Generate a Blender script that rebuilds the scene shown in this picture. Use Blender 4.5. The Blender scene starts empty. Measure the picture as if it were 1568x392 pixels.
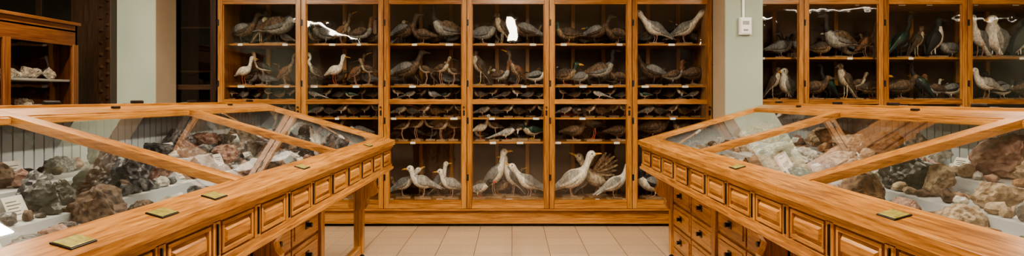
import bpy, bmesh, math, random
from mathutils import Vector, Matrix, noise, Euler
scene = bpy.context.scene
F = 1045.0; HC = 1.25
def PX(px, y): return (px-784.0)*y/F
def PZ(py, y): return HC-(py-150.0)*y/F

# ------------------------------------------------------------------ materials
def newmat(name):
    m = bpy.data.materials.new(name); m.use_nodes = True
    nt = m.node_tree; b = nt.nodes['Principled BSDF']
    return m, nt, b
def lk(nt, a, b): nt.links.new(a, b)
def ramp(nt, stops):
    r = nt.nodes.new('ShaderNodeValToRGB')
    e = r.color_ramp.elements
    while len(e) < len(stops): e.new(0.5)
    for i, (p, c) in enumerate(stops):
        e[i].position = p; e[i].color = (c[0], c[1], c[2], 1)
    return r
def noise_mat(name, c1, c2, scale=8, rough=.6, bump=.0, stretch=(1,1,1), detail=5, metallic=0, p=(.35,.68), bdist=.01):
    m, nt, b = newmat(name)
    tc = nt.nodes.new('ShaderNodeTexCoord'); mp = nt.nodes.new('ShaderNodeMapping')
    mp.inputs['Scale'].default_value = stretch
    lk(nt, tc.outputs['Object'], mp.inputs['Vector'])
    n = nt.nodes.new('ShaderNodeTexNoise'); n.inputs['Scale'].default_value = scale; n.inputs['Detail'].default_value = detail
    lk(nt, mp.outputs['Vector'], n.inputs['Vector'])
    r = ramp(nt, [(p[0], c1), (p[1], c2)])
    lk(nt, n.outputs['Fac'], r.inputs['Fac']); lk(nt, r.outputs['Color'], b.inputs['Base Color'])
    b.inputs['Roughness'].default_value = rough; b.inputs['Metallic'].default_value = metallic
    if bump:
        bp = nt.nodes.new('ShaderNodeBump'); bp.inputs['Strength'].default_value = bump; bp.inputs['Distance'].default_value = bdist
        lk(nt, n.outputs['Fac'], bp.inputs['Height']); lk(nt, bp.outputs['Normal'], b.inputs['Normal'])
    return m
def wood(name, axis, dark, mid, light, rough=.28):
    m, nt, b = newmat(name)
    tc = nt.nodes.new('ShaderNodeTexCoord'); mp = nt.nodes.new('ShaderNodeMapping')
    s = [1, 1, 1]; s[axis] = .045
    mp.inputs['Scale'].default_value = s
    lk(nt, tc.outputs['Object'], mp.inputs['Vector'])
    n = nt.nodes.new('ShaderNodeTexNoise'); n.inputs['Scale'].default_value = 105; n.inputs['Detail'].default_value = 6; n.inputs['Roughness'].default_value = .65
    n.inputs['Distortion'].default_value = .4
    lk(nt, mp.outputs['Vector'], n.inputs['Vector'])
    n2 = nt.nodes.new('ShaderNodeTexNoise'); n2.inputs['Scale'].default_value = 9; n2.inputs['Detail'].default_value = 3
    lk(nt, mp.outputs['Vector'], n2.inputs['Vector'])
    mx = nt.nodes.new('ShaderNodeMath'); mx.operation = 'MULTIPLY_ADD'; mx.inputs[1].default_value = .6
    sc = nt.nodes.new('ShaderNodeMath'); sc.operation = 'MULTIPLY'; sc.inputs[1].default_value = .4
    lk(nt, n2.outputs['Fac'], sc.inputs[0]); lk(nt, n.outputs['Fac'], mx.inputs[0]); lk(nt, sc.outputs[0], mx.inputs[2])
    r = ramp(nt, [(.39, dark), (.5, mid), (.61, light)])
    lk(nt, mx.outputs[0], r.inputs['Fac']); lk(nt, r.outputs['Color'], b.inputs['Base Color'])
    b.inputs['Roughness'].default_value = rough
    bp = nt.nodes.new('ShaderNodeBump'); bp.inputs['Strength'].default_value = .12; bp.inputs['Distance'].default_value = .002
    lk(nt, n.outputs['Fac'], bp.inputs['Height']); lk(nt, bp.outputs['Normal'], b.inputs['Normal'])
    return m
OAK = [wood('oak_grain_%s' % a, i, (.15,.056,.012), (.33,.142,.034), (.48,.24,.074)) for i, a in enumerate('xyz')]
WALN = [wood('walnut_grain_%s' % a, i, (.018,.009,.005), (.035,.017,.009), (.06,.03,.016), .3) for i, a in enumerate('xyz')]
MAHO = [wood('mahogany_grain_%s' % a, i, (.07,.022,.008), (.13,.045,.014), (.18,.075,.024), .35) for i, a in enumerate('xyz')]
def glass_mat(name, tint, f0=.05, wav=.03, wscale=1.6, pwr=5):
    m = bpy.data.materials.new(name); m.use_nodes = True; nt = m.node_tree
    for n in list(nt.nodes): nt.nodes.remove(n)
    out = nt.nodes.new('ShaderNodeOutputMaterial'); mix = nt.nodes.new('ShaderNodeMixShader')
    tr = nt.nodes.new('ShaderNodeBsdfTransparent'); tr.inputs['Color'].default_value = (*tint, 1)
    gl = nt.nodes.new('ShaderNodeBsdfGlossy'); gl.inputs['Roughness'].default_value = .015; gl.inputs['Color'].default_value = (1,1,1,1)
    lw = nt.nodes.new('ShaderNodeLayerWeight'); lw.inputs['Blend'].default_value = .5
    pw = nt.nodes.new('ShaderNodeMath'); pw.operation = 'POWER'; pw.inputs[1].default_value = pwr
    ma = nt.nodes.new('ShaderNodeMath'); ma.operation = 'MULTIPLY_ADD'; ma.inputs[1].default_value = .9; ma.inputs[2].default_value = f0
    lk(nt, lw.outputs['Facing'], pw.inputs[0]); lk(nt, pw.outputs[0], ma.inputs[0]); lk(nt, ma.outputs[0], mix.inputs['Fac'])
    lk(nt, tr.outputs[0], mix.inputs[1]); lk(nt, gl.outputs[0], mix.inputs[2]); lk(nt, mix.outputs[0], out.inputs['Surface'])
    tc = nt.nodes.new('ShaderNodeTexCoord'); n = nt.nodes.new('ShaderNodeTexNoise'); n.inputs['Scale'].default_value = wscale; n.inputs['Detail'].default_value = 2
    bp = nt.nodes.new('ShaderNodeBump'); bp.inputs['Strength'].default_value = 1; bp.inputs['Distance'].default_value = wav
    lk(nt, tc.outputs['Object'], n.inputs['Vector']); lk(nt, n.outputs['Fac'], bp.inputs['Height']); lk(nt, bp.outputs['Normal'], gl.inputs['Normal'])
    return m
GLASS = glass_mat('old_wavy_glass', (.95,.96,.94), .065, .0024, 3.4)
CGLASS = glass_mat('case_glass', (.95,.975,.965), .12, .0008, 2, 3.6)
DGLASS = glass_mat('dim_glass', (.7,.67,.62), .06, .004)
M_white = noise_mat('painted_white_wood', (.44,.47,.49), (.55,.58,.60), 3, .55)
M_card = noise_mat('paper_card', (.74,.72,.65), (.86,.84,.78), 40, .8)
M_ink = noise_mat('faded_ink', (.2,.19,.18), (.3,.28,.26), 40, .8)
M_dark = noise_mat('dark_iron', (.015,.013,.012), (.04,.035,.03), 30, .4, metallic=.6)
M_brass = noise_mat('aged_brass', (.28,.24,.05), (.46,.40,.12), 60, .35, metallic=.5)
M_green = noise_mat('pale_green_plaster', (.30,.36,.295), (.34,.40,.33), 3, .7, .05)
M_cream = noise_mat('cream_plaster', (.42,.345,.25), (.47,.39,.29), 3, .7, .05)
M_ceil = noise_mat('ceiling_paint', (.5,.46,.38), (.58,.54,.45), 2, .8)
M_back = noise_mat('cabinet_back_brown', (.042,.023,.013), (.12,.064,.034), 3, .6, stretch=(1,1,.3))
M_plast = noise_mat('white_plastic', (.75,.76,.75), (.82,.83,.82), 10, .4)
M_screen = noise_mat('grey_display', (.2,.23,.22), (.26,.3,.28), 20, .3)
M_rubber = noise_mat('black_rubber', (.01,.01,.01), (.025,.025,.025), 20, .6)
M_red = noise_mat('plain_red', (.5,.02,.01), (.7,.04,.02), 20, .6)  # plain red for the panel added inside the bird cabinet

# ------------------------------------------------------------------ mesh builder
class MB:
    def __init__(s): s.v = []; s.f = []; s.m = []; s.sm = []
    def add(s, vs, fs, mi, smooth=False):
        o = len(s.v); s.v += [tuple(v) for v in vs]
        for i, f in enumerate(fs):
            s.f.append(tuple(o+k for k in f)); s.m.append(mi[i] if isinstance(mi, list) else mi); s.sm.append(smooth)
    def hexa(s, p, mi):
        s.add(p, [(0,1,2,3),(4,7,6,5),(0,4,5,1),(1,5,6,2),(2,6,7,3),(3,7,4,0)], mi)
    def box(s, x0, x1, y0, y1, z0, z1, mi=None):
        if mi is None:
            d = [abs(x1-x0), abs(y1-y0), abs(z1-z0)]; mi = d.index(max(d))
        s.hexa([(x0,y0,z0),(x1,y0,z0),(x1,y1,z0),(x0,y1,z0),(x0,y0,z1),(x1,y0,z1),(x1,y1,z1),(x0,y1,z1)], mi)
    def cyl(s, p0, p1, r0, r1, mi, seg=8, smooth=True):
        p0 = Vector(p0); p1 = Vector(p1); d = (p1-p0).normalized()
        a = d.orthogonal().normalized(); b = d.cross(a)
        vs = []
        for p, r in ((p0, r0), (p1, r1)):
            for i in range(seg):
                t = 2*math.pi*i/seg; vs.append(p+a*(r*math.cos(t))+b*(r*math.sin(t)))
        s.add(vs, [(i, (i+1) % seg, seg+(i+1) % seg, seg+i) for i in range(seg)], mi, smooth)
        s.add(vs[:seg], [tuple(range(seg))], mi); s.add(vs[seg:], [tuple(range(seg))], mi)
    def obj(s, name, mats, bevel=0, parent=None, mesh_only=False, recalc=True):
        me = bpy.data.meshes.new(name); me.from_pydata(s.v, [], s.f)
        for m in mats: me.materials.append(m)
        me.polygons.foreach_set('material_index', s.m); me.polygons.foreach_set('use_smooth', s.sm)
        if recalc:
            bm = bmesh.new(); bm.from_mesh(me); bmesh.ops.recalc_face_normals(bm, faces=bm.faces); bm.to_mesh(me); bm.free()
        me.update()
        if mesh_only: return me
        o = bpy.data.objects.new(name, me); scene.collection.objects.link(o)
        if bevel:
            b = o.modifiers.new('bevel', 'BEVEL'); b.width = bevel; b.segments = 1; b.limit_method = 'ANGLE'
        if parent: o.parent = parent
        return o

# ------------------------------------------------------------------ room shell
def simple(name, x0,x1,y0,y1,z0,z1, mat, bevel=0, parent=None):
    b = MB(); b.box(x0,x1,y0,y1,z0,z1,0); return b.obj(name, [mat], bevel, parent)
RX0, RX1, RY0, RY1, RZ = -5.8, 11.2, -7.5, 7.35, 3.3
m, nt, b = newmat('vinyl_tile_floor')
tc = nt.nodes.new('ShaderNodeTexCoord'); br = nt.nodes.new('ShaderNodeTexBrick')
br.offset = 0; br.inputs['Scale'].default_value = 1; br.inputs['Brick Width'].default_value = .305; br.inputs['Row Height'].default_value = .305
br.inputs['Mortar Size'].default_value = .0035; br.inputs['Mortar Smooth'].default_value = .2
br.inputs['Color1'].default_value = (.48,.36,.25,1); br.inputs['Color2'].default_value = (.54,.41,.29,1); br.inputs['Mortar'].default_value = (.22,.15,.10,1)
lk(nt, tc.outputs['Object'], br.inputs['Vector'])
ns = nt.nodes.new('ShaderNodeTexNoise'); ns.inputs['Scale'].default_value = 60; ns.inputs['Detail'].default_value = 4
lk(nt, tc.outputs['Object'], ns.inputs['Vector'])
rr = ramp(nt, [(.3,(.8,.8,.8)),(.7,(1.1,1.08,1.05))]); lk(nt, ns.outputs['Fac'], rr.inputs['Fac'])
mx = nt.nodes.new('ShaderNodeMix'); mx.data_type = 'RGBA'; mx.blend_type = 'MULTIPLY'; mx.inputs['Factor'].default_value = 1
lk(nt, br.outputs['Color'], mx.inputs['A']); lk(nt, rr.outputs['Color'], mx.inputs['B']); lk(nt, mx.outputs['Result'], b.inputs['Base Color'])
b.inputs['Roughness'].default_value = .28
simple('floor', RX0, RX1, RY0, RY1, -.1, 0, m)
simple('ceiling', RX0, RX1, RY0, RY1, RZ, RZ+.1, M_ceil)
simple('wall_back', RX0, RX1, RY1, RY1+.1, 0, RZ, M_green)
simple('wall_front', RX0, RX1, RY0-.1, RY0, 0, RZ, WALN[2])
simple('wall_left', RX0-.1, RX0, RY0, RY1, 0, RZ, M_green)
simple('wall_right', RX1, RX1+.1, RY0, RY1, 0, RZ, M_green)
def column(name, x0, x1, cream_side):
    c = MB(); y0, y1 = 6.24, 6.62
    c.box(x0, x1, y0, y1, 0, RZ, 0)
    if cream_side > 0: c.box(x1, x1+.004, y0+.004, y1, 0, RZ, 1)
    else: c.box(x0-.004, x0, y0+.004, y1, 0, RZ, 1)
    return c.obj(name, [M_green, M_cream])
column('wall_pilaster', 1.952, 2.293, -1)
column('wall_pilaster', -3.619, -3.262, 1)

t = MB(); tx = PX(1141, 6.22); tz = 1.905
t.box(tx-.055, tx+.055, 6.205, 6.24, tz-.078, tz+.078, 0)
t.box(tx-.045, tx+.045, 6.196, 6.205, tz-.068, tz+.068, 0)
t.box(tx-.03, tx+.03, 6.194, 6.196, tz+.01, tz+.045, 1)
t.box(tx-.02, tx+.02, 6.192, 6.196, tz-.045, tz-.03, 1)
t.box(tx-.024, tx-.004, 6.222, 6.24, tz+.078, RZ, 0)
t.obj('thermostat', [M_plast, M_screen], .004)

# ------------------------------------------------------------------ bird cabinets
YC = 6.63; YB = 7.25
def card_rows(mb, x0, x1, rows, seed, mi):
    rnd = random.Random(seed)
    for z in rows:
        x = x0+.1
        while x < x1-.1:
            w = rnd.uniform(.04, .075)
            mb.box(x, x+w, 6.728, 6.732, z-.002, z+.020, mi)
            x += rnd.uniform(.25, .6)
def cabinet(name, divs, shelves, seed):
    X0, X1 = divs[0], divs[-1]
    c = MB(); zb0, zb1, zm0, zm1, zt0, zt1 = .171, .262, 1.19, 1.237, 2.16, 2.24
    c.box(X0, X1, YC+.02, YB, .03, .171)
    c.box(X0, X1, YC+.03, YB, 0, .03, 3)
    c.box(X0-.0, X1+.0, YC-.01, YC+.03, .03, .055, 0)
    c.box(X0, X1, YC-.015, YC+.03, .155, .175, 0)
    c.box(X0, X0+.03, YC+.03, YB, .171, 2.4, 2); c.box(X1-.03, X1, YC+.03, YB, .171, 2.4, 2)
    c.box(X0, X1, YB-.02, YB, .171, 2.4, 4)
    c.box(X0, X1, YC+.03, YB, 2.30, 2.34, 0)
    c.box(X0-.0, X1+.0, YC-.03, YC+.1, 2.34, 2.42, 0); c.box(X0, X1, YC-.06, YC+.1, 2.42, 2.46, 0)
    c.box(X0, X1, YC, YC+.03, 2.24, 2.34, 0)
    c.box(X0+.03, X1-.03, YC+.03, YB-.02, .20, .235, 0)
    for z in shelves:
        c.box(X0+.03, X1-.03, 6.735, YB-.02, z-.018, z, 0)
    gl = MB(); n = len(divs)-1
    for i in range(n):
        a, b_ = divs[i]+.003, divs[i+1]-.003
        st = .046
        c.box(a, a+st, YC-.02, YC+.025, zb0+.006, zt1, 2); c.box(b_-st, b_, YC-.02, YC+.025, zb0+.006, zt1, 2)
        for z0, z1 in ((zb0+.006, zb1), (zm0, zm1), (zt0, zt1)):
            c.box(a+st, b_-st, YC-.018, YC+.024, z0, z1, 0)
        for z0, z1 in ((zb1, zm0), (zm1, zt0)):
            c.box(a+st, a+st+.008, YC-.004, YC+.02, z0, z1, 2); c.box(b_-st-.008, b_-st, YC-.004, YC+.02, z0, z1, 2)
        gl.add([(a+st, YC+.005, zb1), (b_-st, YC+.005, zb1), (b_-st, YC+.005, zm0), (a+st, YC+.005, zm0)], [(0,1,2,3)], 0)
        gl.add([(a+st, YC+.005, zm1), (b_-st, YC+.005, zm1), (b_-st, YC+.005, zt0), (a+st, YC+.005, zt0)], [(0,1,2,3)], 0)
        for z in (.45, 1.0, 1.36, 1.95):
            c.box(a-.004, a+.014, YC-.026, YC-.018, z, z+.06, 3)
        c.box(b_-.034, b_-.016, YC-.026, YC-.018, 1.08, 1.13, 3)
        c.cyl((b_-.025, YC-.018, 1.16), (b_-.025, YC-.036, 1.16), .008, .01, 3)
        mxx = (a+b_)/2
        for xx in (mxx-.12, mxx+.2):
            c.box(xx-.02, xx+.02, YB-.06, YB-.02, .235, 2.3, 2)
        if i: c.box(divs[i]-.012, divs[i]+.012, YC+.03, YC+.06, .171, 2.3, 2)
    card_rows(c, X0+.05, X1-.05, [z-.020 for z in shelves]+[.235], seed, 5)
    o = c.obj(name, OAK+[M_dark, M_back, M_card], .003)
    gl.obj('glass_panes', [GLASS], 0, o)
    return o
divs = [PX(p, YC) for p in (334, 461.5, 588, 715, 841, 967.5, 1090)]
SH = {1: PZ(67, 6.75), 2: PZ(131, 6.75), 3: 1.232, 6: PZ(180, 6.75), 4: PZ(217, 6.75), 5: .237}
cb = cabinet('bird_display_cabinet', divs, [SH[1], SH[2], SH[3], SH[4], SH[6]], 3)
simple('red_patch_panel', PX(858,7.1), PX(882,7.1), 7.12, 7.13, 1.065, 1.13, M_red, 0, cb)  # plain panel put in to give a small red patch behind the glass
RS = {1: PZ(88, 6.75), 2: 1.232, 3: .80, 0: PZ(6,6.75)}
cabinet('bird_display_cabinet', [2.30]+[PX(p, YC) for p in (1230,1352,1480,1606,1730,1855,1980)], [RS[0], RS[1], RS[2], RS[3]], 9)

# ------------------------------------------------------------------ birds
_pal = {}
def fm(name, c, var=.75, rough=.7):
    if name not in _pal:
        _pal[name] = noise_mat('feather_'+name, tuple(v*var for v in c), tuple(min(1, v*1.15) for v in c), 55, rough, .4, (1,1,.5), 4, bdist=.004, p=(.4,.62))
    return _pal[name]
W_ = fm('white', (.72,.67,.59), .7); G_ = fm('grey', (.18,.18,.18), .6); LG = fm('light_grey', (.35,.34,.32), .6); K_ = fm('black', (.02,.019,.019))
BR = fm('brown', (.15,.095,.058), .35); TN = fm('tan', (.32,.23,.145), .4); DB = fm('dark_brown', (.07,.048,.034), .5)
RU = fm('rufous', (.2,.09,.04), .5); GN = fm('glossy_green', (.025,.065,.048), .5, .35); CR = fm('cream_breast', (.5,.43,.33), .6)
BY = fm('beak_yellow', (.52,.28,.05)); BKB = fm('beak_dark', (.04,.033,.028)); RD = fm('leg_red', (.35,.07,.03)); PK = fm('leg_pinkish', (.34,.2,.14))
STN = noise_mat('stand_wood', (.2,.12,.065), (.33,.22,.12), 20, .6)
def catmull(P, n=4):
    out = []
    for i in range(len(P)-1):
        p0 = P[max(i-1,0)]; p1 = P[i]; p2 = P[i+1]; p3 = P[min(i+2,len(P)-1)]
        for k in range(n):
            t = k/n
            out.append((i+t, [.5*((2*b)+(-a+c)*t+(2*a-5*b+4*c-d)*t*t+(-a+3*b-3*c+d)*t**3) for a,b,c,d in zip(p0,p1,p2,p3)]))
    out.append((len(P)-1, list(P[-1])))
    return out
def loft(mb, P, matf, seg=12, y0=0, n=4):
    R = catmull(P, n); vs = []
    for j, (t, q) in enumerate(R):
        a = R[max(j-1,0)][1]; b = R[min(j+1,len(R)-1)][1]
        tx, tz = b[0]-a[0], b[1]-a[1]; L = math.hypot(tx, tz) or 1; nx, nz = -tz/L, tx/L
        ry, rz = max(q[2],.0012), max(q[3],.0012)
        yy = y0 + (q[4] if len(q) > 4 else 0)
        for k in range(seg):
            th = 2*math.pi*k/seg
            vs.append((q[0]+nx*rz*math.cos(th), yy+ry*math.sin(th), q[1]+nz*rz*math.cos(th)))
    fs = []; ms = []
    for j in range(len(R)-1):
        for k in range(seg):
            fs.append((j*seg+k, j*seg+(k+1) % seg, (j+1)*seg+(k+1) % seg, (j+1)*seg+k))
            ms.append(matf((R[j][0]+R[j+1][0])/2, math.cos(2*math.pi*(k+.5)/seg)))
    mb.add(vs, fs, ms, True)
    e = (len(R)-1)*seg
    mb.add(vs[:seg], [tuple(range(seg))], ms[0]); mb.add(vs[e:], [tuple(range(seg))], ms[-1])
def bird_mesh(name, pal, L=.2, R=.065, pitch=15, neck=.08, na=65, hr=.03, beak=.045, ba=-5, tail=.08, leg=.11, br=.010, S=0, spread=False, stand=True, tailfan=.5, wl=1.0):
    mb = MB(); zs = .018 if stand else 0
    p = math.radians(pitch); d = (math.cos(p), math.sin(p))
    cz = zs+leg+R*.85; c = (0, cz)
    low = cz-(L/2+tail)*d[1]
    if low < zs+.01: cz += zs+.01-low; c = (0, cz)
    A = lambda k: (c[0]+d[0]*k, c[1]+d[1]*k)
    n_ = (math.cos(math.radians(na)), math.sin(math.radians(na))); b_ = (math.cos(math.radians(ba)), math.sin(math.radians(ba)))
    P = []
    def ap(q, ry, rz): P.append((q[0], q[1], ry, rz))
    ap(A(-L/2-tail), R*tailfan, R*.07); ap(A(-L/2-tail*.4), R*tailfan*.85, R*.16); ap(A(-L*.42), R*.55, R*.42)
    ap(A(-L*.2), R*.88, R*.86); ap(A(L*.06), R, R*1.02); ap(A(L*.3), R*.82, R*.85)
    s = A(L*.44); nr = hr*.82
    s1 = (s[0]+n_[0]*R*.45, s[1]+n_[1]*R*.45); ap(s1, max(nr*1.25, R*.42), max(nr*1.25, R*.45))
    if S:
        ap((s1[0]+n_[0]*neck*.4+S, s1[1]+n_[1]*neck*.4), nr, nr); ap((s1[0]+n_[0]*neck*.75-S*.5, s1[1]+n_[1]*neck*.75), nr*.85, nr*.85)
    else:
        ap((s1[0]+n_[0]*neck*.55, s1[1]+n_[1]*neck*.55), nr, nr)
    h = (s1[0]+n_[0]*(neck+hr*.5), s1[1]+n_[1]*(neck+hr*.5))
    hi = len(P); ap(h, hr, hr*1.05)
    ap((h[0]+b_[0]*hr*.85, h[1]+b_[1]*hr*.85), hr*.62, hr*.62)
    ap((h[0]+b_[0]*hr*1.25, h[1]+b_[1]*hr*1.25), br, br*1.1)
    ap((h[0]+b_[0]*(hr*1.25+beak*.6), h[1]+b_[1]*(hr*1.25+beak*.6)), br*.7, br*.8)
    ap((h[0]+b_[0]*(hr*1.25+beak), h[1]+b_[1]*(hr*1.25+beak)-br*.5), br*.25, br*.2)
    def mf(t, u):
        if t > hi+1.7: return 3
        if t > 6.2: return 2
        return 0 if u > .25 or t < 1.5 and u > -.3 else 1
    loft(mb, P, mf, 14)
    for sy in (-1, 1):
        e = Vector((h[0]+b_[0]*hr*.35, sy*hr*.86, h[1]+b_[1]*hr*.35+hr*.2))
        mb.cyl(e, e+Vector((0, sy*hr*.12, 0)), hr*.2, hr*.1, 6, 8)
    for sy in (-1, 1):
        if not spread:
            k = wl
            W = [(*A(L*.38), R*.10, R*.25, sy*R*.62), (*A(L*.2), R*.16, R*.62, sy*R*.84), (*A(-L*.08), R*.16, R*.66, sy*R*.86),
                 (*A(-L*.35), R*.12, R*.45, sy*R*.62), (*A(-L*.5-tail*.45*k), R*.07, R*.2, sy*R*.36), (*A(-L*.5-tail*1.05*k), R*.03, R*.05, sy*R*.18)]
            W = [(q[0]-d[1]*R*.22, q[1]+d[0]*R*.22, q[2], q[3], q[4]) for q in W]
            loft(mb, W, lambda t, u: 5 if (t > 3.2 or u < .2) else 0, 10)
        else:
            o = Vector((A(L*.3)[0], sy*R*.6, A(L*.3)[1]+R*.3))
            for q in range(11):
                a = math.radians(20+q*13)
                Ln = L*(1.25-.05*abs(q-3))
                tip = o+Vector((-math.sin(a)*Ln*.75, sy*(math.cos(a)*Ln*.35+R*.7), math.cos(a)*Ln*.75))
                dr = (tip-o); wv = Vector((math.cos(a), 0, math.sin(a)))*(L*.085)
                th = Vector((0, .004, 0))
                pts = [o-wv*.5, o+dr*.6-wv, tip-wv*.3, tip+wv*.3, o+dr*.6+wv, o+wv*.5]
                mb.add([x+th for x in pts]+[x-th for x in pts], [(0,1,2,3,4,5),(11,10,9,8,7,6)]+[(i,(i+1)%6,6+(i+1)%6,6+i) for i in range(6)], 5 if q % 2 else 0)
    for sy in (-1, 1):
        y = sy*R*.45; hx = .0; top = (hx-.01*d[1], y, cz-R*.55)
        kn = (hx-leg*.12, y, zs+leg*.55); ft = (hx+.004, y, zs+.006); lr = max(.0035, R*.055)
        mb.cyl(top, kn, lr*2.4, lr*1.1, 1 if leg < .09 else 4, 7); mb.cyl(kn, ft, lr*1.1, lr, 4, 7)
        for ta in (-28, 0, 28, 180):
            tl = R*(.55 if ta != 180 else .25); a = math.radians(ta)
            mb.cyl(ft, (ft[0]+tl*math.cos(a), y+tl*math.sin(a), zs+.003), lr, lr*.45, 4, 6)
    if stand:
        q = max(.05, R*1.1)
        mb.box(-q, q+.015, -q*.85, q*.85, 0, zs, 7)
    return mb.obj(name, [pal[0], pal[1], pal[2], pal[3], pal[4], pal[5], M_rubber, STN], mesh_only=True)
B = {}
B['gull'] = ('mounted_gull', bird_mesh('gull', (LG, W_, W_, BY, PK, LG), L=.22, R=.07, pitch=22, neck=.07, na=68, hr=.034, beak=.05, tail=.10, leg=.10, wl=1.25))
B['gullup'] = ('mounted_gull', bird_mesh('gull_calling', (LG, W_, W_, BY, PK, G_), L=.22, R=.07, pitch=30, neck=.10, na=50, hr=.033, beak=.055, ba=28, tail=.11, leg=.09, wl=1.3))
B['gullv'] = ('mounted_gull', bird_mesh('gull_upright', (G_, W_, W_, BY, PK, G_), L=.23, R=.065, pitch=52, neck=.10, na=78, hr=.03, beak=.05, ba=5, tail=.11, leg=.10, wl=1.2))
B['biggull'] = ('mounted_gull', bird_mesh('great_gull', (W_, W_, W_, BY, PK, LG), L=.28, R=.085, pitch=32, neck=.13, na=66, hr=.038, beak=.06, ba=8, tail=.12, leg=.10, wl=1.25))
B['tern'] = ('mounted_tern', bird_mesh('tern', (LG, W_, K_, RD, RD, LG), L=.16, R=.042, pitch=18, neck=.035, na=45, hr=.024, beak=.04, tail=.14, leg=.04, wl=1.1, tailfan=.3))
B['duck'] = ('mounted_duck', bird_mesh('duck', (BR, TN, GN, BY, RD, DB), L=.24, R=.078, pitch=8, neck=.06, na=70, hr=.034, beak=.05, tail=.06, leg=.05, br=.014))
B['duck2'] = ('mounted_duck', bird_mesh('brown_duck', (DB, BR, BR, BKB, PK, BR), L=.23, R=.075, pitch=10, neck=.04, na=60, hr=.033, beak=.045, tail=.07, leg=.05, br=.014))
B['duck4'] = ('mounted_duck', bird_mesh('grey_duck', (G_, LG, DB, BKB, PK, G_), L=.23, R=.075, pitch=14, neck=.05, na=65, hr=.033, beak=.045, tail=.07, leg=.05, br=.014))
B['duck3'] = ('mounted_duck', bird_mesh('pied_duck', (K_, W_, K_, BKB, PK, G_), L=.22, R=.072, pitch=12, neck=.04, na=68, hr=.034, beak=.04, tail=.07, leg=.05, br=.013))
B['goose'] = ('mounted_goose', bird_mesh('goose', (G_, LG, K_, BKB, K_, BR), L=.28, R=.09, pitch=14, neck=.15, na=76, hr=.034, beak=.045, tail=.09, leg=.09, br=.014, S=.012))
B['goose2'] = ('mounted_goose', bird_mesh('brown_goose', (DB, BR, DB, BKB, K_, G_), L=.27, R=.085, pitch=20, neck=.11, na=62, hr=.033, beak=.045, tail=.10, leg=.08, br=.014))
B['shore'] = ('mounted_curlew', bird_mesh('curlew', (BR, CR, TN, BKB, PK, BR), L=.15, R=.045, pitch=18, neck=.06, na=68, hr=.02, beak=.09, ba=-16, tail=.05, leg=.13, br=.005))
B['avocet'] = ('mounted_avocet', bird_mesh('avocet', (K_, W_, CR, BKB, G_, K_), L=.16, R=.045, pitch=24, neck=.09, na=75, hr=.02, beak=.08, ba=0, tail=.05, leg=.15, br=.004))
B['heron'] = ('mounted_heron', bird_mesh('heron', (G_, CR, W_, BY, BKB, BR), L=.19, R=.055, pitch=40, neck=.17, na=80, hr=.024, beak=.09, ba=4, tail=.06, leg=.14, br=.008, S=.022))
B['bittern'] = ('mounted_bittern', bird_mesh('bittern', (BR, TN, BR, BY, PK, RU), L=.2, R=.06, pitch=45, neck=.14, na=70, hr=.026, beak=.07, ba=20, tail=.06, leg=.12, br=.008, S=.015))
B['hawk'] = ('mounted_hawk', bird_mesh('hawk', (BR, CR, BR, BKB, BY, DB), L=.2, R=.065, pitch=60, neck=.03, na=80, hr=.035, beak=.02, ba=-20, tail=.13, leg=.06, br=.011))
B['crow'] = ('mounted_cormorant', bird_mesh('cormorant', (K_, K_, K_, BKB, K_, GN), L=.22, R=.065, pitch=48, neck=.14, na=75, hr=.026, beak=.06, ba=6, tail=.10, leg=.05, br=.008, S=.012))
B['coot'] = ('mounted_coot', bird_mesh('coot', (K_, K_, K_, W_, RD, K_), L=.18, R=.065, pitch=20, neck=.07, na=75, hr=.028, beak=.03, tail=.04, leg=.11, br=.01))
B['auk'] = ('mounted_auk', bird_mesh('auk', (K_, W_, K_, BKB, K_, K_), L=.2, R=.065, pitch=68, neck=.04, na=85, hr=.032, beak=.04, ba=0, tail=.04, leg=.03, br=.01))
B['puff'] = ('mounted_puffin', bird_mesh('puffin', (LG, W_, W_, BY, RD, G_), L=.21, R=.085, pitch=74, neck=.02, na=88, hr=.042, beak=.025, ba=-5, tail=.04, leg=.03, br=.014))
B['small'] = ('mounted_sandpiper', bird_mesh('sandpiper', (TN, W_, TN, BKB, BKB, BR), L=.10, R=.032, pitch=15, neck=.025, na=60, hr=.018, beak=.035, tail=.04, leg=.06, br=.004))
B['grebe'] = ('mounted_grebe', bird_mesh('grebe', (DB, LG, RU, BKB, K_, BR), L=.2, R=.062, pitch=12, neck=.09, na=78, hr=.025, beak=.045, tail=.03, leg=.05, br=.007))
B['green'] = ('mounted_teal', bird_mesh('teal', (GN, CR, GN, BKB, BY, GN), L=.17, R=.055, pitch=5, neck=.03, na=50, hr=.026, beak=.035, tail=.08, leg=.04, br=.010))
B['spread'] = ('mounted_pelican_with_open_wings', bird_mesh('open_wing', (TN, CR, CR, BY, PK, BR), L=.26, R=.085, pitch=30, neck=.12, na=60, hr=.036, beak=.07, ba=25, tail=.1, leg=.09, spread=True))
B['white'] = ('mounted_ibis', bird_mesh('ibis', (W_, W_, W_, BY, RD, W_), L=.18, R=.055, pitch=25, neck=.10, na=72, hr=.024, beak=.07, ba=-10, tail=.06, leg=.12, br=.006))
brnd = random.Random(5)
def place(kind, px, z, face=1, sc=1.0, y=6.9, jitter=14):
    nm, me = B[kind]
    o = bpy.data.objects.new(nm, me); scene.collection.objects.link(o)
    o.location = (PX(px, y), y, z)
    rz = (0 if face > 0 else math.pi) + math.radians(brnd.uniform(-jitter, jitter)) - (.15*face)
    o.rotation_euler = (0, 0, rz); o.scale = (sc,)*3
    return o
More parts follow.
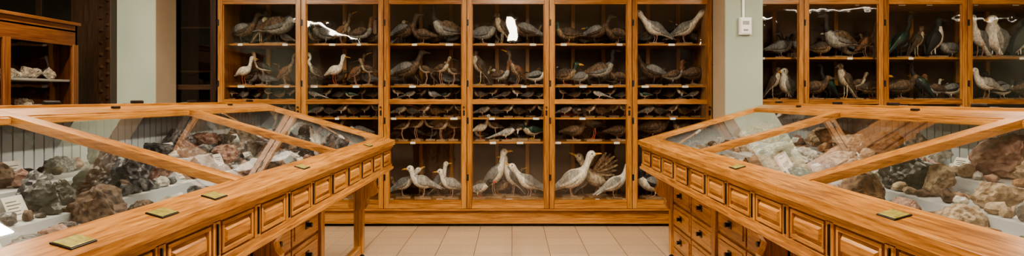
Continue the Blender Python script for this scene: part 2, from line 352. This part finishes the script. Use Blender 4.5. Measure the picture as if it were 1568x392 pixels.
for k, px, f, s, y in [('goose2',372,1,.85,6.9),('goose',425,1,1.05,6.9),('hawk',400,1,.85,6.95),('duck4',498,-1,.9,6.95),('bittern',523,1,.75,6.92),('grebe',552,1,1.0,6.92),('goose2',618,1,.85,6.95),('duck2',648,-1,.8,6.9),('goose',685,-1,.9,6.92),('duck4',740,1,.95,6.95),('hawk',768,-1,.8,6.9),
    ('goose2',806,-1,.9,6.95),('duck',870,-1,.85,6.9),('goose2',912,1,.8,6.95),('duck2',945,-1,.85,6.92),('gullup',1003,-1,.95,6.86),('gullup',1048,1,.95,6.88)]:
    place(k, px, SH[1], f, s, y)
for k, px, f, s, y in [('white',374,1,.8,6.88),('avocet',402,-1,.95,6.95),('bittern',437,1,.75,6.9),('heron',484,-1,.7,6.95),('white',513,1,.85,6.9),('bittern',545,1,.75,6.95),('shore',565,-1,.9,6.88),
    ('goose2',620,1,.95,6.9),('shore',652,-1,.9,6.95),('shore',676,1,.95,6.88),('shore',694,-1,.8,6.95),('hawk',735,-1,.9,6.92),('grebe',765,1,.9,6.9),('bittern',792,-1,.8,6.9),('duck3',820,1,.8,6.95),
    ('duck',864,1,.85,6.9),('duck4',888,1,.7,6.9),('goose',918,1,.85,6.88),('duck2',948,-1,.7,6.9),('goose2',1000,-1,.85,6.92),('grebe',1030,1,.9,6.88),('duck2',1060,1,.95,6.92)]:
    place(k, px, SH[2], f, s, y)
i = 0
for a in (334,461,588,715,841,967):
    for t in (.16,.31,.46,.60,.74,.87):
        place(['small','duck4','green','shore','duck','small','tern'][i % 7], a+127*t, SH[3], 1 if i % 3 else -1, (.72,.42,.5,.42,.42,.75,.62)[i % 7], 6.84+.06*(i % 3)); i += 1
        place(['shore','small','duck','small','duck4','tern'][(i*5) % 6], a+127*t+4, SH[6], 1 if i % 2 else -1, (.48,.85,.48,.8,.5,.75)[(i*5) % 6], 6.84+.05*(i % 3))
for k, px, f, s, y in [('duck2',372,1,.7,6.95),('shore',405,1,.8,6.9),('duck',440,-1,.7,6.95),('duck2',490,1,.85,6.9),('shore',515,1,.85,6.9),('duck3',552,-1,.8,6.92),('shore',617,1,.8,6.88),('shore',638,1,.9,6.9),('avocet',660,-1,.8,6.95),('shore',676,1,.8,6.86),('shore',694,-1,.85,6.95),
    ('white',736,1,.72,6.9),('shore',757,-1,.85,6.9),('tern',775,1,.9,6.86),('small',794,1,1.4,6.9),('green',816,-1,1.0,6.9),('duck2',878,1,.8,6.9),('coot',909,-1,1.0,6.88),('duck2',945,1,.8,6.93),
    ('duck2',1000,1,1.1,6.92),('duck',1050,-1,.9,6.92)]:
    place(k, px, SH[4], f, s, y)
for k, px, f, s, y in [('duck',376,1,1,6.9),('goose',425,-1,1,6.9),('gull',495,1,.9,6.9),('gull',545,-1,.9,6.9),('gullup',617,1,.85,6.92),('gull',648,-1,.95,6.85),('gullv',672,1,.8,6.98),('gull',692,-1,.85,6.85),
    ('tern',733,1,1.1,6.85),('gullv',757,1,1.1,6.95),('gullv',785,-1,.95,7.0),('gullup',810,-1,1.0,6.86),('biggull',876,1,1.05,6.85),('spread',914,-1,1.05,7.02),('biggull',940,1,.8,6.84),('duck3',1000,-1,1.2,6.88),('goose2',1050,1,1.1,6.9)]:
    place(k, px, SH[5], f, s, y)
DK = ['duck2','goose2','hawk','duck3','duck4','bittern','coot','grebe','duck','goose','shore','hawk','gull','duck4','gullv']
def rear(z, pxs, smax):
    for px in pxs:
        kd = brnd.choice(DK); s = brnd.uniform(.72, .92)*smax
        if kd in ('crow','bittern','goose','hawk','gull','gullv'): s *= .78
        place(kd, px+brnd.uniform(-4,4), z, brnd.choice((1,-1)), s, 7.09, 8)
bays = [(334,461),(461,588),(588,715),(715,841),(841,967),(967,1090)]
for z, sm in ((SH[1],.95),(SH[2],.82),(SH[4],.62),(SH[5],1.05)):
    for a, b_ in bays: rear(z, [a+(b_-a)*t for t in (.19,.40,.60,.81)], sm*.9)
for k, px, f, s, y in [('duck4',1195,1,.9,6.92),('goose2',1212,-1,.7,6.95),('duck',1256,1,.8,6.9),('goose',1284,-1,1.0,6.86),('bittern',1325,1,.85,6.92),('crow',1378,1,1.0,6.9),('hawk',1404,1,.8,6.92),('auk',1430,1,1.15,6.86),('duck4',1455,-1,.8,6.95),
    ('gullv',1500,-1,.95,6.86),('puff',1524,-1,1.15,6.86),('auk',1562,1,1.15,6.9)]:
    place(k, px, RS[1], f, s, y)
for k, px, f, s, y in [('hawk',1184,1,.8,6.9),('puff',1205,-1,.85,6.86),('duck2',1245,1,.95,6.9),('crow',1268,-1,.8,6.92),('hawk',1294,-1,.9,6.86),('shore',1312,1,.9,6.9),('duck',1334,1,.95,6.9),
    ('duck2',1378,1,1.0,6.9),('crow',1410,-1,.85,6.88),('grebe',1432,-1,.9,6.9),('duck3',1456,1,.85,6.9),('gull',1510,-1,.9,6.84),('duck3',1535,1,.8,6.92),('duck2',1565,1,.9,6.9)]:
    place(k, px, RS[2], f, s, y)
for z, sm in ((RS[1],.95),(RS[2],.85)):
    for a, b_ in [(1170,1230),(1230,1352),(1352,1480),(1480,1606)]: rear(z, [a+(b_-a)*t for t in ((.19,.4,.6,.81) if b_-a > 80 else (.35,.7))], sm)
for i, px in enumerate([1200,1260,1310,1380,1440,1510,1560]):
    place(['duck','goose','gull','crow'][i % 4], px, RS[3], 1 if i % 2 else -1, .8, 6.92)

# ------------------------------------------------------------------ rock prototypes
def rock_proto(seed):
    rnd = random.Random(seed); bm = bmesh.new(); bmesh.ops.create_icosphere(bm, subdivisions=4, radius=1)
    off = Vector((seed*3.7, seed*1.3, 0)); sx, sy, sz = rnd.uniform(.85,1.25), rnd.uniform(.7,1.1), rnd.uniform(.6,.9)
    planes = []
    for _ in range(14):
        n = Vector((rnd.gauss(0,1), rnd.gauss(0,1), rnd.gauss(0,1))).normalized(); planes.append((n, rnd.uniform(.5,.85)))
    for v in bm.verts:
        c = v.co.copy()*(1+.15*noise.noise(v.co*1.3+off))
        for n, dd in planes:
            k = c.dot(n)
            if k > dd: c -= n*(k-dd)
        c *= 1.1+.12*noise.noise(c*3.2+off)+.11*noise.noise(c*7+off)+.09*noise.noise(c*14+off)
        v.co = Vector((c.x*sx, c.y*sy, c.z*sz))
    mz = min(v.co.z for v in bm.verts)
    for v in bm.verts: v.co.z -= mz*.85
    for v in bm.verts: v.co.z = max(v.co.z, 0)
    vs = [v.co.copy() for v in bm.verts]; fs = [tuple(v.index for v in f.verts) for f in bm.faces]; bm.free()
    return vs, fs
PROTO = [rock_proto(i+1) for i in range(16)]
def rock_lo(seed):
    rnd = random.Random(seed*7+1); bm = bmesh.new(); bmesh.ops.create_icosphere(bm, subdivisions=2, radius=1)
    off = Vector((seed*2.7, 0, seed)); s = (rnd.uniform(.8,1.3), rnd.uniform(.7,1.1), rnd.uniform(.6,.95))
    for v in bm.verts:
        c = v.co*(1+.35*noise.noise(v.co*1.6+off)+.18*noise.noise(v.co*4+off)); v.co = Vector((c.x*s[0], c.y*s[1], c.z*s[2]))
    mz = min(v.co.z for v in bm.verts)
    for v in bm.verts: v.co.z = max(0, v.co.z-mz*.8)
    r = ([v.co.copy() for v in bm.verts], [tuple(v.index for v in f.verts) for f in bm.faces]); bm.free(); return r
PLO = [rock_lo(i) for i in range(12)]
def crystal_cluster(seed):
    rnd = random.Random(seed); mb = MB()
    for i in range(30):
        d = Vector((rnd.uniform(-.9,.9), rnd.uniform(-.9,.9), rnd.uniform(.3,1.0))).normalized(); r = rnd.uniform(.06,.15); L = rnd.uniform(.55,1.0)
        b0 = Vector((rnd.uniform(-.45,.45), rnd.uniform(-.45,.45), .15))
        mb.cyl(b0-d*.1, b0+d*L*.8, r, r, 0, 6, False); mb.cyl(b0+d*L*.8, b0+d*L, r, r*.1, 0, 6, False)
    mb.add([Vector(v)*.8 for v in PROTO[seed % 14][0]], PROTO[seed % 14][1], 0)
    vs = [Vector((v[0], v[1], max(0, v[2]))) for v in mb.v]
    return vs, mb.f
CRYS = [crystal_cluster(s) for s in (3, 8, 12, 5)]
def RM(n, a, b, r=.7, s=24): return noise_mat('mineral_'+n, a, b, s*2, r, .7, bdist=.006, detail=9, p=(.4,.6))
RMATS = [RM('galena_grey', (.03,.03,.035), (.18,.18,.19), .35), RM('black_ore', (.008,.008,.008), (.06,.056,.052), .35), RM('brown', (.05,.03,.022), (.20,.135,.095)),
         RM('pink_feldspar', (.20,.09,.07), (.46,.30,.24)), RM('tan_stone', (.23,.155,.095), (.52,.41,.30)), RM('quartz_white', (.33,.31,.28), (.72,.69,.63), .4),
         RM('malachite', (.02,.06,.035), (.10,.19,.12), .5), RM('rust_orange', (.15,.07,.035), (.38,.22,.12)), RM('slate', (.08,.08,.085), (.27,.27,.26))]
def put_rock(mb, p, r, mi, rnd, crys=False):
    vs, fs = rnd.choice(CRYS if crys else (PROTO if r > .036 else PLO)); a = rnd.uniform(0, 6.28); ca, sa = math.cos(a), math.sin(a); sz = rnd.uniform(.8, 1.15)
    mb.add([(p[0]+r*(v.x*ca-v.y*sa), p[1]+r*(v.x*sa+v.y*ca), p[2]+r*v.z*sz) for v in vs], fs, mi)

# ------------------------------------------------------------------ mineral display cases
YE, YN = 5.22, -.30
DIV = [3.84, 2.49, 1.14]
def mineral_case(sgn, xe, xr, seed, style, tw, crp, bigp):
    W = xr-xe; ZE = .928; SL = .283
    rnd = random.Random(seed)
    c = MB(); gl = MB(); rk = MB(); cd = MB()
    for half in (0, 1):
        U = (lambda u: sgn*(xe+u)) if not half else (lambda u: sgn*(xe+2*W-u))
        zt = lambda u: ZE+SL*u
        def ub(u0,u1,y0,y1,z0,z1,mi=None, m=c):
            m.box(U(u0), U(u1), y0, y1, z0, z1, mi)
        def sl(u0,u1,y0,y1,t0,t1,mi, m=c):
            m.hexa([(U(u0),y0,zt(u0)-t1),(U(u1),y0,zt(u1)-t1),(U(u1),y1,zt(u1)-t1),(U(u0),y1,zt(u0)-t1),
                    (U(u0),y0,zt(u0)-t0),(U(u1),y0,zt(u1)-t0),(U(u1),y1,zt(u1)-t0),(U(u0),y1,zt(u0)-t0)], mi)
        edges = [YE]+DIV+[YN]
        for i in range(len(edges)-1):
            sl(0, .098, edges[i+1]+.001, edges[i]-.001, 0, .034, 1)
            sl(W-.115, W-.012, edges[i+1]+.001, edges[i]-.001, 0, .03, 1)
            a, b_ = edges[i+1], edges[i]
            e = .05
            sl(.098, .112, a+e, b_-e, .004, .03, 1); sl(W-.128, W-.115, a+e, b_-e, .004, .03, 1)
        for i, y in enumerate([YE-.045]+DIV+[YN+.045]):
            sl(.098, W-.115, y-.045, y+.045, 0, .032, 0)
        gl.add([(U(.098), YN+.05, zt(.098)-.016), (U(W-.115), YN+.05, zt(W-.115)-.016), (U(W-.115), YE-.05, zt(W-.115)-.016), (U(.098), YE-.05, zt(.098)-.016)], [(0,1,2,3)], 0)
        ub(.012, .06, YN+.01, YE-.012, ZE-.05, ZE-.03, 1)
        ub(.022, .06, YN+.02, YE-.02, ZE-.064, ZE-.05, 1)
        ub(.035, .058, YN+.03, YE-.03, .712, ZE-.04, 1)
        ub(.010, .06, YN+.01, YE-.012, .712, .73, 1)
        ub(.020, .06, YN+.02, YE-.02, .73, .75, 1)
        n = int((YE-YN-.1)/.328); st = (YE-YN-.08)/n
        for k in range(n):
            y0 = YN+.04+k*st
            ub(.022, .036, y0, y0+.026, .75, ZE-.06, 2)
            ub(.016, .024, y0+st-.004, y0+st+.004, .76, ZE-.07, 4)
            ub(.022, .036, y0+st-.026, y0+st, .75, ZE-.06, 2)
            a, b_ = y0+.055, y0+st-.055; z0, z1 = .772, ZE-.082
            for (q0, q1, p0, p1) in ((a-.014, b_+.014, z0-.014, z0), (a-.014, b_+.014, z1, z1+.012)):
                ub(.022, .036, q0, q1, p0, p1, 1)
            for q0, q1 in ((a-.014, a), (b_, b_+.014)): ub(.022, .036, q0, q1, z0, z1, 2)
            h = .020
            P = [(U(.034),a+.006,z0+.006),(U(.034),b_-.006,z0+.006),(U(.034),b_-.006,z1-.006),(U(.034),a+.006,z1-.006),(U(.020),a+h,z0+h),(U(.020),b_-h,z0+h),(U(.020),b_-h,z1-h),(U(.020),a+h,z1-h)]
            c.hexa(P, 1)
        tiers = [(.058,.27,.775),(.27,.47,.835),(.47,.68,.895),(.68,W-.012,.955)]
        for (u0, u1, z) in tiers: ub(u0, u1, YN+.04, YE-.04, .73, z, 3)
        ub(W-.012, W-.001, YN+.04, YE-.04, .73, zt(W)-.03, 3)
        y = YN+.06
        while y < YE-.06 and not half:
            ub(W-.018, W-.012, y, y+.050, .955, zt(W)-.04, 3); y += .058
        for ya, yb in ((YE-.05, YE-.02), (YN+.02, YN+.05)):
            c.hexa([(U(.04),ya,.712),(U(W),ya,.712),(U(W),yb,.712),(U(.04),yb,.712),(U(.04),ya,zt(.04)-.03),(U(W),ya,zt(W)-.03),(U(W),yb,zt(W)-.03),(U(.04),yb,zt(.04)-.03)], 0)
        c.hexa([(U(.06),YE-.056,.73),(U(W-.02),YE-.056,.73),(U(W-.02),YE-.05,.73),(U(.06),YE-.05,.73),(U(.06),YE-.056,zt(.06)-.035),(U(W-.02),YE-.056,zt(W-.02)-.035),(U(W-.02),YE-.05,zt(W-.02)-.035),(U(.06),YE-.05,zt(.06)-.035)], 3)
        ys = ((4.45, 3.05, 2.15, 1.83, 1.46) if sgn < 0 else (3.05, 1.80)) if not half else (3.2, 1.8)
        for yy in ys:
            sl(.020, .066, yy-.045, yy+.045, -.004, 0, 4); sl(.0235, .0625, yy-.041, yy+.041, -.0055, -.004, 5)
        prof = [(.225,.712),(.05,.712),(.045,.69),(.075,.672),(.105,.66),(.125,.63),(.118,.60),(.10,.575),(.105,.545),(.135,.52),(.165,.515),(.18,.49),(.17,.46),(.185,.435),(.225,.42)]
        for yc in (5.08, 2.95, .9):
            n = len(prof); v = [(U(a), yc-.035, b_) for a, b_ in prof]+[(U(a), yc+.035, b_) for a, b_ in prof]
            c.add(v, [tuple(range(n)), tuple(range(2*n-1, n-1, -1))]+[(k, (k+1) % n, n+(k+1) % n, n+k) for k in range(n)], 2)
        B0 = .225
        ub(.075, .16, YN+.06, YE-.06, .68, .712, 1)
        ub(B0-.01, B0+.06, YN+.1, YE-.08, .64, .712, 1)
        posts = (5.09, 4.0, 2.95, 1.9, .9, -.1)
        for yp in posts:
            ub(B0-.012, B0+.055, yp-.035, yp+.035, .09, .66, 2)
            c.cyl((U(B0+.02), yp-.015, .045), (U(B0+.02), yp+.015, .045), .045, .045, 6, 16)
            c.cyl((U(B0+.02), yp, .05), (U(B0+.02), yp, .1), .012, .012, 4, 8)
        ub(B0, B0+.05, YN+.1, YE-.1, .09, .15, 1)
        closed_from = YE-.1 if style == 'drawers' else 3.98
        for k in range(len(posts)-1):
            y1, y0 = posts[k]-.035, posts[k+1]+.035
            if y1 > closed_from+.01:
                gl.add([(U(B0+.02), y0, .15), (U(B0+.02), y1, .15), (U(B0+.02), y1, .64), (U(B0+.02), y0, .64)], [(0,1,2,3)], 0)
                continue
            ub(B0+.02, B0+.04, y0, y1, .15, .64, 1)
            nd = 3; hh = .49/nd
            for cc in range(2):
                ya = y0+.012+cc*(y1-y0)/2; yb = ya+(y1-y0)/2-.024
                for r_ in range(nd):
                    z0 = .15+r_*hh+.008; z1 = z0+hh-.016
                    ub(B0+.004, B0+.02, ya, yb, z0, z1, 1)
                    ub(B0-.002, B0+.004, ya+.03, yb-.03, z0+.025, z1-.025, 1)
                    ym, zm = (ya+yb)/2, (z0+z1)/2
                    c.cyl((U(B0-.002), ym, zm), (U(B0-.03), ym, zm), .010, .014, 4, 10)
                    ub(B0-.006, B0-.002, ym-.03, ym+.03, zm-.02, zm+.02, 4)
        for ti, (u0, u1, z) in enumerate(tiers):
            y = YN+.1; wts = tw[ti]
            while y < YE-.14:
                um = (u0+u1)/2+rnd.uniform(-.01, .05)
                head = zt(um)-.035-z
                q = rnd.random()
                r = rnd.uniform(.068, .105) if q < bigp[ti] else (rnd.uniform(.036,.058) if q < .62 else rnd.uniform(.024, .036))
                r = min(r, head*.62, (u1-u0)*.5)
                y += r*.85
                if y > YE-.13: break
                if half and rnd.random() < .4: y += .2; continue
                if rnd.random() < .12:
                    x0 = U(um-.05); x1 = U(um-.02); w = rnd.uniform(.035,.055); hgt = rnd.uniform(.05,.075)
                    cd.hexa([(x0,y-w,z),(x0+sgn*.002,y-w,z),(x0+sgn*.002,y+w,z),(x0,y+w,z),(x1,y-w,z+hgt),(x1+sgn*.002,y-w,z+hgt),(x1+sgn*.002,y+w,z+hgt),(x1,y+w,z+hgt)], 0)
                    for q in range(5):
                        t0 = .2+q*.14; xx0 = x0+(x1-x0)*t0-sgn*.0014; zz = z+hgt*t0
                        cd.box(xx0, xx0+sgn*.0008, y-w*.8, y+w*rnd.uniform(.2,.8), zz, zz+.0025, 1)
                    y += w+.01
                else:
                    mi = rnd.choices(range(9), wts)[0]
                    put_rock(rk, (U(um), y, z), r, mi, rnd, rnd.random() < crp and mi in (0,1,4,5,8))
                    if rnd.random() < .3: ub(u0+.003, u0+.026, y-.03, y+.03, z, z+.0015, 0, cd)
                    y += r*.85+rnd.uniform(0, .02)
            y = YN+.1
            while y < YE-.12:
                r2 = rnd.uniform(.016,.036); y += r2
                if rnd.random() < (.72 if not half else .2):
                    put_rock(rk, (U(u0+.02+r2*.7), y, z), r2, rnd.choices(range(9), wts)[0], rnd)
                y += r2+rnd.uniform(.0,.035)
    zr = ZE+SL*W
    c.box(sgn*(xr-.02), sgn*(xr+.02), YN, YE, zr-.03, zr+.004, 1)
    for y in (5.0, 4.1, 3.5, 2.85, 2.2, 1.6):
        c.box(sgn*(xr-.004), sgn*(xr+.05), y-.05, y+.05, zr-.006, zr+.006, 4)
        c.cyl((sgn*(xr+.005), y-.05, zr+.012), (sgn*(xr+.005), y+.05, zr+.012), .008, .008, 4, 8)
    for y in (3.2, 4.5):
        c.cyl((sgn*(xr-.06), y-.03, zr-.012), (sgn*(xr-.06), y+.03, zr-.012), .006, .006, 4, 8)
    o = c.obj('mineral_display_case', OAK+[M_white, M_dark, M_brass, M_rubber], .0025)
    gl.obj('glass_top', [CGLASS], 0, o)
    rk.obj('mineral_specimens', RMATS, 0, o)
    cd.obj('specimen_cards', [M_card, M_ink], 0, o)
    return o
LW = [7,6,4.5,2.6,.5,.6,.5,.6,4]
mineral_case(-1, .894, 1.918, 11, 'glazed', [LW, LW, LW, [5,5,4.5,3.4,.8,.8,1,.7,4]], .08, (.12,.2,.28,.38))
mineral_case(1, .964, 1.95, 23, 'drawers', [[5,5,5,1,2,1.2,1.2,1.5,4], [2.5,2.5,4,2,5,2.5,1.2,2.5,2], [1,1,3,2,8,4,.4,4,1], [.3,.4,2,1.5,10,5,.2,4,.6]], .2, (.10,.16,.34,.55))

# ------------------------------------------------------------------ shell cabinet
XL = -3.63
k = MB(); g = MB(); ZT = PZ(40, 5.7)
ya, yb = 3.3, 5.7
k.box(XL-.5, XL, ya, yb, ZT-.06, ZT); k.box(XL-.5, XL+.02, ya, yb+.02, ZT, ZT+.025, 1)
k.box(XL-.02, XL, ya, yb, ZT-.17, ZT-.04, 1)
k.box(XL-.5, XL-.48, ya, yb, .1, ZT, 3)
k.box(XL-.5, XL, ya, ya+.03, .1, ZT, 2); k.box(XL-.5, XL, yb-.03, yb, .1, ZT, 2)
for yy in (ya+.03, 4.1, 4.9, yb-.03): k.box(XL-.02, XL+.008, yy-.035, yy+.035, .1, ZT-.16, 2)
k.box(XL-.5, XL, ya, yb, 0, .12, 1)
for z in (.45, .8, 1.15, 1.40):
    k.box(XL-.48, XL-.03, ya+.03, yb-.03, z-.018, z, 4)
sc = k.obj('shell_display_cabinet', MAHO+[M_back, M_white], .003)
g.add([(XL-.01, ya+.03, .12), (XL-.01, yb-.03, .12), (XL-.01, yb-.03, ZT-.16), (XL-.01, ya+.03, ZT-.16)], [(0,1,2,3)], 0); g.obj('glass_panes', [DGLASS], 0, sc)
rnd = random.Random(4); rk = MB()
for z in (.8, 1.15, 1.40):
    for xx in (XL-.12, XL-.3):
        y = ya+.12
        while y < yb-.12:
            r = rnd.uniform(.035, .075); put_rock(rk, (xx+rnd.uniform(-.04,.04), y, z), r, 0 if rnd.random() < .75 else 1, rnd, rnd.random() < .5); y += r*1.6+.01
rk.obj('coral_and_shells', [RMATS[5], RMATS[4]], 0, sc)

# ------------------------------------------------------------------ tall dark cabinets
k = MB(); g = MB()
x0, x1 = -5.75, PX(332, YC)-.012
y0 = 6.66
k.box(x0, x1, YB-.02, YB, 0, 2.7, 2); k.box(x0, x1, y0, YB, 0, .35); k.box(x0, x1, y0, YB, 2.6, 2.75)
for z in (.75, 1.15, 1.52, 1.95): k.box(x0, x1, y0+.04, YB-.02, z-.02, z, 0)
xs = [x0+.03, -5.2, -4.62, -4.05, -3.45, x1-.035]
for xx in xs: k.box(xx-.03, xx+.03, y0-.005, y0+.03, .35, 2.6, 2)
k.box(x0, x1, y0-.004, y0+.028, 1.33, 1.38, 0)
dc = k.obj('tall_dark_cabinet', WALN, .003)
g.add([(x0, y0+.01, .35), (x1, y0+.01, .35), (x1, y0+.01, 2.6), (x0, y0+.01, 2.6)], [(0,1,2,3)], 0); g.obj('glass_panes', [DGLASS], 0, dc)
k = MB(); cx = PX(166, 6.2)
k.box(cx-.055, cx+.055, 6.14, 6.26, 0, 2.75, 2)
for i in range(24):
    z = .1+i*.11
    k.cyl((cx-.03, 6.14, z), (cx-.03, 6.115, z), .022, .008, 0, 8); k.cyl((cx+.03, 6.14, z+.05), (cx+.03, 6.115, z+.05), .022, .008, 0, 8)
k.box(cx-.07, cx+.055, 6.1, 6.28, 0, .12, 2); k.box(cx-.07, cx+.055, 6.1, 6.28, 2.65, 2.8, 2)
k.box(cx-.33, cx-.055, 6.18, 6.22, 0, 2.75, 2)
k.obj('carved_dark_post', WALN, .003)

# ------------------------------------------------------------------ ceiling lights
def tube(x, y, L, power, along='Y', z=2.93, w=.15):
    f = MB()
    bx = (lambda a0,a1,b0,b1,z0,z1: f.box(x+a0,x+a1,y+b0,y+b1,z0,z1,0)) if along == 'Y' else (lambda a0,a1,b0,b1,z0,z1: f.box(x+b0,x+b1,y+a0,y+a1,z0,z1,0))
    bx(-.12,.12,-L/2,L/2,z+.01,z+.07)
    for s in (-1, 1): bx(s*.12-.006, s*.12+.006, -L/2, L/2, z-.02, z+.07)
    for q in (-L*.4, L*.4): bx(-.01,.01,q-.01,q+.01,z+.07,RZ)
    o = f.obj('fluorescent_ceiling_light', [M_plast])
    ld = bpy.data.lights.new('fluorescent_tube', 'AREA'); ld.shape = 'RECTANGLE'
    ld.size = w if along == 'Y' else L-.1; ld.size_y = L-.1 if along == 'Y' else w
    ld.energy = power; ld.color = (1, .86, .68)
    l = bpy.data.objects.new('fluorescent_tube', ld); l.location = (x, y, z); scene.collection.objects.link(l); l.parent = o
for x in (-4.5, 0, 5.5):
    tube(x, -3.85, 5.3, 150)
for x in (-3.0, 0, 3.2):
    tube(x, 3.2, 3.8, 180)
tube(6.2, .25, 1.9, 70, 'X')
tube(10.2, -1.3, 1.4, 60, 'X')
w = bpy.data.worlds.new('World'); scene.world = w; w.use_nodes = True
w.node_tree.nodes['Background'].inputs[0].default_value = (.5, .42, .34, 1); w.node_tree.nodes['Background'].inputs[1].default_value = .3
scene.view_settings.look = 'AgX - Medium High Contrast'
scene.view_settings.exposure = .22

# ------------------------------------------------------------------ camera
cdt = bpy.data.cameras.new('camera'); cam = bpy.data.objects.new('camera', cdt); scene.collection.objects.link(cam)
cam.location = (0, 0, HC); cam.rotation_euler = (math.pi/2, 0, 0)
cdt.sensor_width = 36; cdt.lens = 36*F/1568; cdt.shift_y = -46/1568; cdt.clip_start = .02
scene.camera = cam
